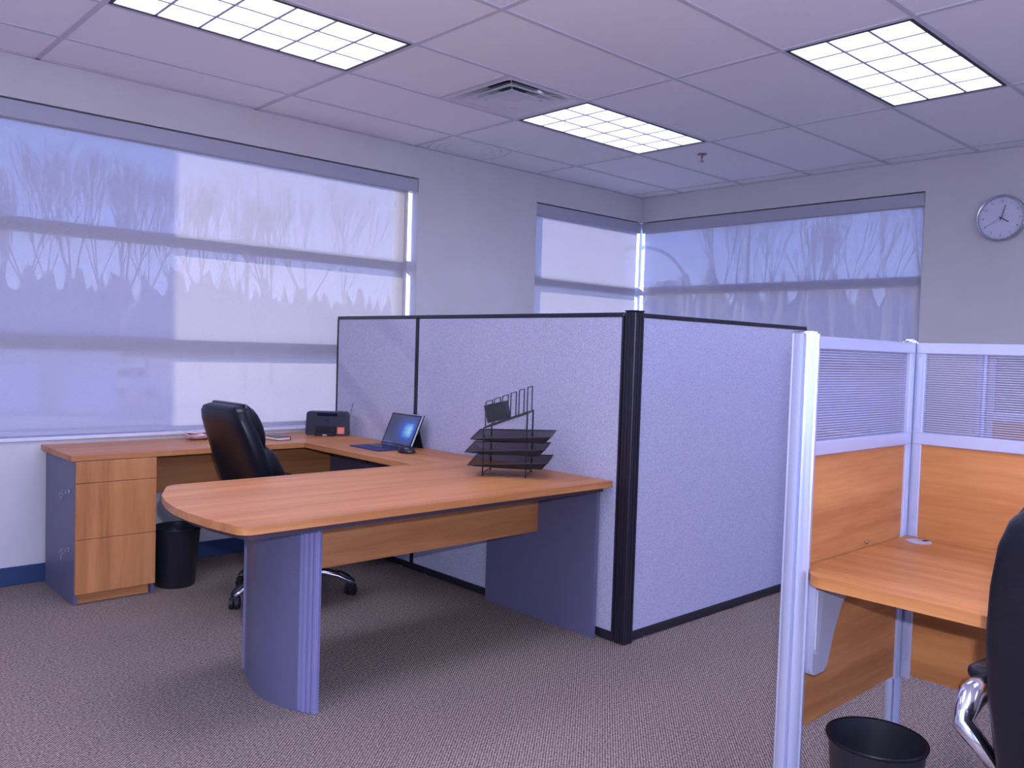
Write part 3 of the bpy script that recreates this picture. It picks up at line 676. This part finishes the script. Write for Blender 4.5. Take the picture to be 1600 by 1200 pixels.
def make_chair(label, loc, rz, lift=0.0):
    t = thing('office_chair', label, 'office chair', loc, rz, 'black leather office chairs')
    L = lift
    back_x = lambda z: -.135-.215*max(0, (z-L-.42)/.58)
    # outer shell of the back
    secs = []
    prof = [(.40, .17, .02), (.43, .205, .034), (.52, .225, .045), (.65, .235, .048), (.78, .235, .048), (.88, .225, .048), (.95, .212, .048), (.99, .196, .043), (1.012, .172, .030), (1.02, .13, .010)]
    for z, hw_, ht in prof: secs.append(((back_x(z+L)-.035, 0, z+L), (1, 0, .25), ht, hw_))
    obj('back_shell', loft(secs, 28, 4.2), 'leather', t, smooth=True)
    obj('head_cushion', loft(bulge(.79+L, 1.028+L, lambda z: back_x(z)+.006, .060, .205), 24, 3.4), 'leather', t, smooth=True)
    obj('back_cushion', loft(bulge(.50+L, .83+L, lambda z: back_x(z)+.030, .074, .205), 24, 3.4), 'leather', t, smooth=True)
    obj('lumbar_cushion', loft(bulge(.50+L, .72+L, lambda z: back_x(z)+.078, .055, .165), 24, 3.0), 'leather', t, smooth=True)
    # seat
    bm = bmesh.new(); box(bm, -.20, .28, -.25, .25, .395+L, .455+L, .028, 3); obj('seat_base', bm, 'leather', t, smooth=True)
    bm = bmesh.new(); box(bm, -.14, .29, -.235, .235, .445+L, .535+L, .042, 4); obj('seat_cushion', bm, 'leather', t, smooth=True)
    # arms
    for s in (-1, 1):
        y = s*.285
        bm = bmesh.new(); tube(bm, [(-.21, s*.22, .50+L), (-.21, y, .57+L), (-.16, y, .605+L), (-.09, y, .60+L), (0, y, .575+L), (.12, y, .55+L), (.17, y, .50+L), (.13, y, .42+L), (.05, s*.25, .40+L)], [.016, .024, .028, .028, .022, .020, .018, .018, .016], 10, flat=.8)
        obj('arm_frame', bm, 'chrome', t, smooth=True)
        bm = bmesh.new(); box(bm, -.07, .16, y-.030, y+.030, -.008, .022, .013, 3, M4=Matrix.Translation((0, 0, .607+L)) @ Matrix.Rotation(.16, 4, 'Y')); obj('arm_pad', bm, 'leather', t, smooth=True)
    bm = bmesh.new(); lathe(bm, [(.05, .10), (.05, .17), (.028, .18), (.028, .30+L), (.04, .31+L), (.05, .37+L), (.09, .395+L)], seg=20); obj('gas_column', bm, 'black', t, smooth=True, angle=40)
    bm = bmesh.new(); box(bm, -.11, .09, -.07, .07, .36+L, .40+L, .01, 2); obj('tilt_mechanism', bm, 'black', t)
    # star base
    return t
def add_base(t, a0):
    for k in range(5):
        a = a0+k*2*PI/5; R2 = Matrix.Rotation(a, 4, 'Z')
        bm = bmesh.new(); tube(bm, [(.03, 0, .135), (.10, 0, .137), (.18, 0, .128), (.25, 0, .108), (.30, 0, .082), (.325, 0, .066)], [.036, .036, .034, .031, .028, .022], 12, flat=.62)
        bmesh.ops.transform(bm, matrix=R2, verts=bm.verts); lg = obj('base_leg', bm, 'chrome', t, smooth=True)
        bm = bmesh.new(); tube(bm, [(.235, 0, .124), (.26, 0, .117), (.30, 0, .096), (.332, 0, .074)], [.016, .022, .022, .013], 10, flat=.62)
        bmesh.ops.transform(bm, matrix=R2, verts=bm.verts); obj('foot_pad', bm, 'black', lg, smooth=True)
        ca = bmesh.new(); ra = a+.9+k
        for s in (-1, 1):
            Mt = Matrix.Translation((.315*math.cos(a), .315*math.sin(a), .0275)) @ Matrix.Rotation(ra, 4, 'Z') @ Matrix.Translation((0, s*.014, 0)) @ Matrix.Rotation(PI/2, 4, 'X')
            bmesh.ops.create_cone(ca, cap_ends=True, segments=20, radius1=.0272, radius2=.0272, depth=.019, matrix=Mt)
        Mt = Matrix.Translation((.315*math.cos(a), .315*math.sin(a), .045)) @ Matrix.Rotation(ra, 4, 'Z')
        box(ca, -.018, .018, -.026, .026, -.012, .018, .006, 2, M4=Mt)
        obj('caster', ca, 'black', lg, smooth=True, angle=40)
# casters of the desk chair are seen at about (-4.41,-1.05), (-3.84,-1.20), (-4.20,-.71)
c1 = make_chair('black leather executive chair inside the U-shaped desk', (-4.10, -1.04, 0), math.radians(2))
add_base(c1, math.atan2(-.16, .27)-math.radians(2))
c2 = make_chair('black leather executive chair seen from behind at the right edge, by the cubicle desk', (-4.32, -4.732, 0), math.radians(6), .085)
add_base(c2, .4)

# ---------------------------------------------------------------- aluminium cubicle
CT = 1.397
def round_post(label, loc, h=CT, r=.030):
    t = thing('cubicle_post', label, 'cubicle post', loc, 0, 'silver cubicle posts')
    pts = []; n_ = 48
    for k in range(n_):
        a = 2*PI*k/n_; rr = r-(.007 if k % 8 == 3 else 0)
        pts.append((rr*math.cos(a), rr*math.sin(a)))
    bm = bmesh.new(); prism(bm, pts, .012, h); obj('post', bm, 'alu', t, smooth=True, angle=30)
    bm = bmesh.new(); lathe(bm, [(.001, h), (r+.001, h), (r+.001, h+.003), (r*.8, h+.007), (.001, h+.007)], seg=32); obj('cap', bm, 'chrome', t, smooth=True, angle=40)
    bm = bmesh.new(); lathe(bm, [(.022, 0), (.022, .008), (.01, .012)], seg=20); obj('glide', bm, 'black', t)
    return t
def screen(label, horiz, a0, a1, tc_, woodm):
    t = thing('cubicle_screen', label, 'cubicle screen', (0, 0, 0), 0, 'wood and acrylic cubicle screens')
    def bb(bm, p0, p1, q0, q1, z0, z1, bev=0):
        if horiz == 'x': box(bm, p0, p1, q0+tc_, q1+tc_, z0, z1, bev=bev)
        else: box(bm, q0+tc_, q1+tc_, p0, p1, z0, z1, bev=bev)
    for z0, z1 in ((1.358, 1.393), (1.066, 1.106)):
        bm = bmesh.new(); bb(bm, a0, a1, -.018, .018, z0, z1, .003); obj('rail', bm, 'alu_flat', t)
    for p in (a0, a1-.03):
        bm = bmesh.new(); bb(bm, p, p+.03, -.016, .016, .30, 1.393, .002); obj('stile', bm, 'alu_flat', t)
        bm = bmesh.new(); q0 = p+.008
        bb(bm, q0, q0+.014, -.0175, -.0150, 1.12, 1.345); bb(bm, q0, q0+.014, -.0175, -.0150, .36, 1.03); obj('stile_cover', bm, 'alu', t)
    bm = bmesh.new(); bb(bm, a0+.03, a1-.03, -.004, .004, 1.106, 1.358); pn = obj('acrylic_pane', bm, 'ribbed_acrylic', t)
    bm = bmesh.new(); nr = 34
    for k in range(nr):
        z = 1.109+(1.356-1.109)*(k+.5)/nr; bb(bm, a0+.03, a1-.03, -.0052, -.0035, z-.0011, z+.0011)
    ro = obj('ribs', bm, 'rib', pn); ro['kind'] = 'stuff'
    bm = bmesh.new(); bb(bm, a0+.03, a1-.03, -.009, .009, .31, 1.066); obj('wood_panel', bm, woodm, t)
    return t
FP = (-4.165, -3.91); CP = (-3.435, -3.885)
round_post('tall silver round post at the front end of the cubicle, nearest the camera', (FP[0], FP[1], 0), r=.036)
round_post('slim silver round post in the inner corner of the cubicle', (CP[0], CP[1], 0), r=.024)
screen('cubicle side screen between the two silver posts, wood below ribbed acrylic', 'x', FP[0]+.036, CP[0]-.024, -3.895, 'cubicle_wood_x')
screen('cubicle back screen running right from the inner corner post behind the desk', 'y', -5.02, CP[1]-.024, -3.43, 'cubicle_wood_y')
round_post('silver post seen through the acrylic, nearer the inner corner', (-1.9, -3.605, 0), r=.028)
round_post('silver post seen through the acrylic at the right edge', (-1.9, -3.86-.72, 0), r=.024)
screen('farther cubicle screen seen through the acrylic pane behind the desk', 'y', -4.555, -3.635, -1.9, 'cubicle_wood_y')
# leveller at the foot of the back screen
# cubicle desk
t = thing('cubicle_desk', 'wood cubicle desktop with rounded front corner, held by the silver bracket', 'desk', (-3.83, -4.4, 0))
bm = bmesh.new(); prism(bm, rounded([(-4.205+3.83, -5.0+4.4), (-3.455+3.83, -5.0+4.4), (-3.455+3.83, -3.915+4.4), (-4.122+3.83, -3.915+4.4), (-4.122+3.83, -3.95+4.4), (-4.205+3.83, -3.95+4.4)], [.02, .003, .003, 0, 0, .055]), .741, .770); bevel_flat(bm, .003, 2)
obj('worktop', bm, 'cubicle_wood_y', t, smooth=True, angle=35)
gm = bmesh.new(); lathe(gm, [(.001, .7695), (.036, .7695), (.037, .772), (.033, .7735), (.001, .7725)], (-3.53+3.83, -3.98+4.4, 0), 32); gr = obj('cable_grommet', gm, 'alu_flat', t, smooth=True, angle=40)
obj('grommet_slot', B(-3.522+3.83, -3.50+3.83, -3.998+4.4, -3.985+4.4, .7728, .774), 'black', gr)
br = bmesh.new()
pr = [(-4.15, .735), (-4.15, .505), (-4.138, .487), (-4.085, .487), (-4.066, .502), (-4.035, .585), (-3.995, .655), (-3.94, .700), (-3.88, .720), (-3.80, .728), (-3.80, .741), (-4.15, .741)]
prism(br, [(x+3.83, z) for x, z in pr], -3.962+4.4, -3.928+4.4, 'y'); bevel_flat(br, .006, 2, .5)
bo = obj('bracket', br, 'alu_flat', t, smooth=True, angle=40)
br = bmesh.new(); prism(br, [(x+3.83, z) for x, z in [(-4.146, .72), (-4.146, .56), (-4.138, .545), (-4.128, .56), (-4.115, .70), (-4.115, .72)]], -3.967+4.4, -3.960+4.4, 'y'); bevel_flat(br, .002, 1); obj('bracket_insert', br, 'fascia', bo)
obj('support_beam', B(-3.60+3.83, -3.52+3.83, -4.95+4.4, -3.96+4.4, .70, .741), 'black', t)
bm = bmesh.new(); lathe(bm, [(.001, 0), (.006, 0), (.006, .004), (.001, .004)], seg=10); so = obj('screw', bm, 'key', t); so.location = (-3.745+3.83, -3.912+4.4, .785); so.rotation_euler = (PI/2, 0, 0)

# ---------------------------------------------------------------- wall clock
t = thing('wall_clock', 'round white wall clock with thin rim on the right wall', 'clock', (0, -3.055, 2.31), -PI/2)
RY = Matrix.Rotation(PI/2, 4, 'X')   # local: x = viewer right, z up, -y out of the wall
def disc(prof, seg=48):
    bm = bmesh.new(); lathe(bm, prof, seg=seg); bmesh.ops.transform(bm, matrix=RY, verts=bm.verts); return bm
obj('rim', disc([(.148, .0), (.153, .004), (.153, .032), (.147, .038), (.141, .036), (.139, .024), (.139, .0)]), 'clock_rim', t, smooth=True, angle=40)
obj('face', disc([(.001, .0), (.1385, .0), (.1385, .020), (.001, .020)]), 'clock_face', t)
ticks = bmesh.new()
for k in range(60):
    a = k*PI/30; l0 = .131 if k % 5 else .127
    box(ticks, -.0007 if k % 5 else -.0014, .0007 if k % 5 else .0014, -.0215, -.0200, l0, .134, M4=Matrix.Rotation(a, 4, 'Y'))
obj('minute_marks', ticks, 'ink', t)
nums = bmesh.new()
for k in range(1, 13):
    cu = bpy.data.curves.new('n', 'FONT'); cu.body = str(k); cu.size = .021; cu.align_x = 'CENTER'; cu.align_y = 'CENTER'
    to = bpy.data.objects.new('n', cu); C.objects.link(to); bpy.context.view_layer.update()
    dg = bpy.context.evaluated_depsgraph_get(); tm = bpy.data.meshes.new_from_object(to.evaluated_get(dg))
    a = k*PI/6; tm.transform(Matrix.Translation((math.sin(a)*.112, -.0208, math.cos(a)*.112)) @ RY); nums.from_mesh(tm)
    bpy.data.objects.remove(to); bpy.data.curves.remove(cu); bpy.data.meshes.remove(tm)
obj('numerals', nums, 'ink', t)
def hand(name, ang, l1, l0, w_, y):
    bm = bmesh.new(); box(bm, -w_, w_, y-.001, y, -l0, l1, M4=Matrix.Rotation(ang, 4, 'Y')); obj(name, bm, 'ink', t)
hand('hour_hand', math.radians(121), .055, .016, .0028, -.0235); hand('minute_hand', math.radians(17), .088, .02, .0022, -.0255); hand('second_hand', math.radians(240), .10, .03, .0008, -.027)
obj('hub', disc([(.001, .02), (.005, .02), (.005, .029), (.001, .029)], 16), 'ink', t)

# ---------------------------------------------------------------- outside
G = -.45
S('ground', B(-60, 160, .3, 160, G-.1, G), 'ground')
S('ground', B(.3, 160, -100, .3, G-.1, G), 'ground')
S('ground', B(-100, .3, -100, Y0-.3, G-.1, G), 'ground')
S('ground', B(-100, X0-.3, Y0-.3, .3, G-.1, G), 'ground')
S('parking_lot', B(-30, 40, 6, 34, G, G+.02), 'asphalt')
# building wing left of the window, it shades the left half of the long window
# its outer corner lies on the sun's line through the shadow edge at x=-4.30 on the cloth
k = 2.6; cx_, cy_ = -4.30-.62*k/.70*1.0, .05+k
wing = bmesh.new(); box(wing, cx_-4, cx_, WT, cy_, G, 6.5); S('exterior_wing', wing, 'mortar')
CAMP = Vector((-6.26, -5.03))
def polar(az, d): return (CAMP.x+d*math.cos(math.radians(az)), CAMP.y+d*math.sin(math.radians(az)))
def tree(az, d, h, seed, label):
    rr = random.Random(seed); bm = bmesh.new()
    def seg(p, q, r0, r1):
        tube(bm, [p, q], [r0, r1], 4, False)
    def grow(p, dir_, ln, r0, dep):
        q = p+dir_*ln; seg(p, q, r0*.6, r0*.42)
        if dep == 0: return
        for _ in range(3 if dep > 1 else 3):
            nd = (dir_+Vector((rr.uniform(-.42, .42), rr.uniform(-.42, .42), rr.uniform(.1, .6)))).normalized()
            grow(q, nd, ln*rr.uniform(.6, .82), r0*.62, dep-1)
    t = thing('bare_tree', label, 'tree', (*polar(az, d), G), 0, 'bare trees outside the windows')
    tr = bmesh.new(); tube(tr, [(0, 0, 0), (rr.uniform(-.1, .1), 0, h*.18), (rr.uniform(-.2, .2), rr.uniform(-.2, .2), h*.36)], [.10, .085, .06], 6)
    top_ = Vector((0, 0, h*.34)); obj('trunk', tr, 'bark', t)
    for _ in range(4):
        grow(top_, Vector((rr.uniform(-.5, .5), rr.uniform(-.5, .5), 1)).normalized(), h*.2, .085, 4)
    bo_ = obj('branches', bm, 'bark', t)
k = 0
for az in (78.4, 77, 75.9, 74.6, 73.2, 71.8, 70.4, 69, 67.3, 65.2, 63, 60.8, 58.5):
    d = 33+((k*2) % 5)*10; h = (rnd.uniform(.21, .27) if az > 68.5 else rnd.uniform(.18, .23))*d; k += 1
    tree(az, d, h, k, 'bare deciduous tree in the row outside the long left window')
for az in (33.6, 30.2, 27.6, 25.6, 23.4, 21.7, 20.4):
    d = 32+((k*2) % 5)*10; h = (rnd.uniform(.20, .25) if az > 24.5 else rnd.uniform(.26, .33))*d; k += 1
    tree(az, d, h, k, 'bare deciduous tree outside the right side of the corner window')
for o2 in [x for x in bpy.data.objects if x.name.startswith('bare_tree')]:
    if 'long left' in o2['label']: o2['group'] = 'bare trees outside the long window'
    else: o2['group'] = 'bare trees outside the corner window'
def thicket(az0, az1, d, h, seed, label):
    rr = random.Random(seed); n_ = 40; bm = bmesh.new(); rows = []
    c_ = polar((az0+az1)/2, d)
    for i in range(n_+1):
        az = az0+(az1-az0)*i/n_; e_ = min(1, 9*min(i, n_-i)/n_); hh = h*(.15+.85*e_)*rr.uniform(.72, 1.1)
        row = []
        for dd, zz in ((-2.2, 0), (-1.8, .45), (-.9, .85), (0, 1), (1, .8), (2, 0)):
            x, y = polar(az, d+dd+rr.uniform(-.4, .4)); row.append(bm.verts.new((x-c_[0], y-c_[1], zz*hh)))
        rows.append(row)
    for a, b_ in zip(rows, rows[1:]):
        for j in range(5): bm.faces.new((a[j], a[j+1], b_[j+1], b_[j]))
    o = obj('thicket', bm, 'brush'); o.location = (*c_, G); tag(o, label, 'bushes'); return o
thicket(70.2, 80.5, 98, 8.4, 5, 'distant brown thicket behind the white building, left part of the long window')
thicket(62, 72.2, 88, 8.0, 6, 'distant brown thicket outside the middle of the long window')
thicket(54, 64, 98, 7.6, 7, 'distant brown thicket outside the right end of the long window')
thicket(24.0, 40, 88, 9.6, 8, 'distant brown thicket outside the left part of the corner window')
thicket(13, 27.5, 98, 10.4, 9, 'distant brown thicket outside the right part of the corner window')
def pole(label, az, d, h, arm=None, name='utility_pole', cat='pole'):
    x, y = polar(az, d); t = thing(name, label, cat, (x, y, G))
    bm = bmesh.new(); tube(bm, [(0, 0, 0), (0, 0, h*.7)], [.09, .07], 10)
    if arm:
        rx = Vector((math.sin(math.radians(az)), -math.cos(math.radians(az)), 0))*arm
        tube(bm, [Vector((0, 0, h*.7))]+[rx*(1-math.cos(a))+Vector((0, 0, h*.7+.3*h*math.sin(a))) for a in [i*PI/16 for i in range(1, 9)]], .05, 8)
        hd_ = bmesh.new(); p = rx+Vector((0, 0, h)); tube(hd_, [p, p+rx.normalized()*.5*(1 if arm > 0 else 1)], [.08, .12], 8); obj('lamp_head', hd_, 'galvanised', t)
    else: tube(bm, [(0, 0, h*.7), (0, 0, h)], [.07, .06], 10)
    obj('shaft', bm, 'galvanised', t)
pole('curved-arm street lamp outside the corner window', 35.5, 24, 4.75, -1.3, 'street_lamp', 'street lamp')
pole('straight utility pole outside the right side of the corner window', 31.9, 26, 8.5)
pole('slim pole outside the middle of the long window', 64.6, 30, 6)
# low white building and parked van beyond the long window
x, y = polar(75.3, 22)
t = thing('white_shed', 'low white building outside the lower left of the long window', 'building', (x, y, G), math.radians(75.3-90))
obj('walls', B(-1.8, 1.25, 0, 4, 0, 1.66), 'white_building', t); obj('roof', B(-1.85, 1.3, -.05, 4.05, 1.66, 1.71), 'white_building', t)
obj('door', B(-.35, .05, -.03, 0, 0, 1.0), 'mortar', t)
obj('wall_band', B(-1.8, .8, -.03, 0, 1.15, 1.18), 'mortar', t)
x, y = polar(71.0, 27)
t = thing('parked_van', 'small white van parked outside near the white building', 'van', (x, y, G+.02), math.radians(71-90))
bm = bmesh.new(); prism(bm, [(-.62, .22), (.62, .22), (.62, .5), (.42, .58), (.28, .92), (-.6, .95), (-.62, .9)], 0, .8, 'y'); bevel_flat(bm, .03, 2); obj('body', bm, 'vehicle_white', t)
bm = bmesh.new(); box(bm, -.5, -.1, -.01, .0, .62, .85); box(bm, -.02, .24, -.01, .0, .62, .85); obj('windows', bm, 'screen_off', t)
for xx in (-.4, .38):
    for yy in (.0, .68):
        bm = bmesh.new(); bmesh.ops.create_cone(bm, cap_ends=True, segments=18, radius1=.16, radius2=.16, depth=.12, matrix=Matrix.Translation((xx, yy+.06, .16)) @ Matrix.Rotation(PI/2, 4, 'X')); obj('wheel', bm, 'rubber', t)
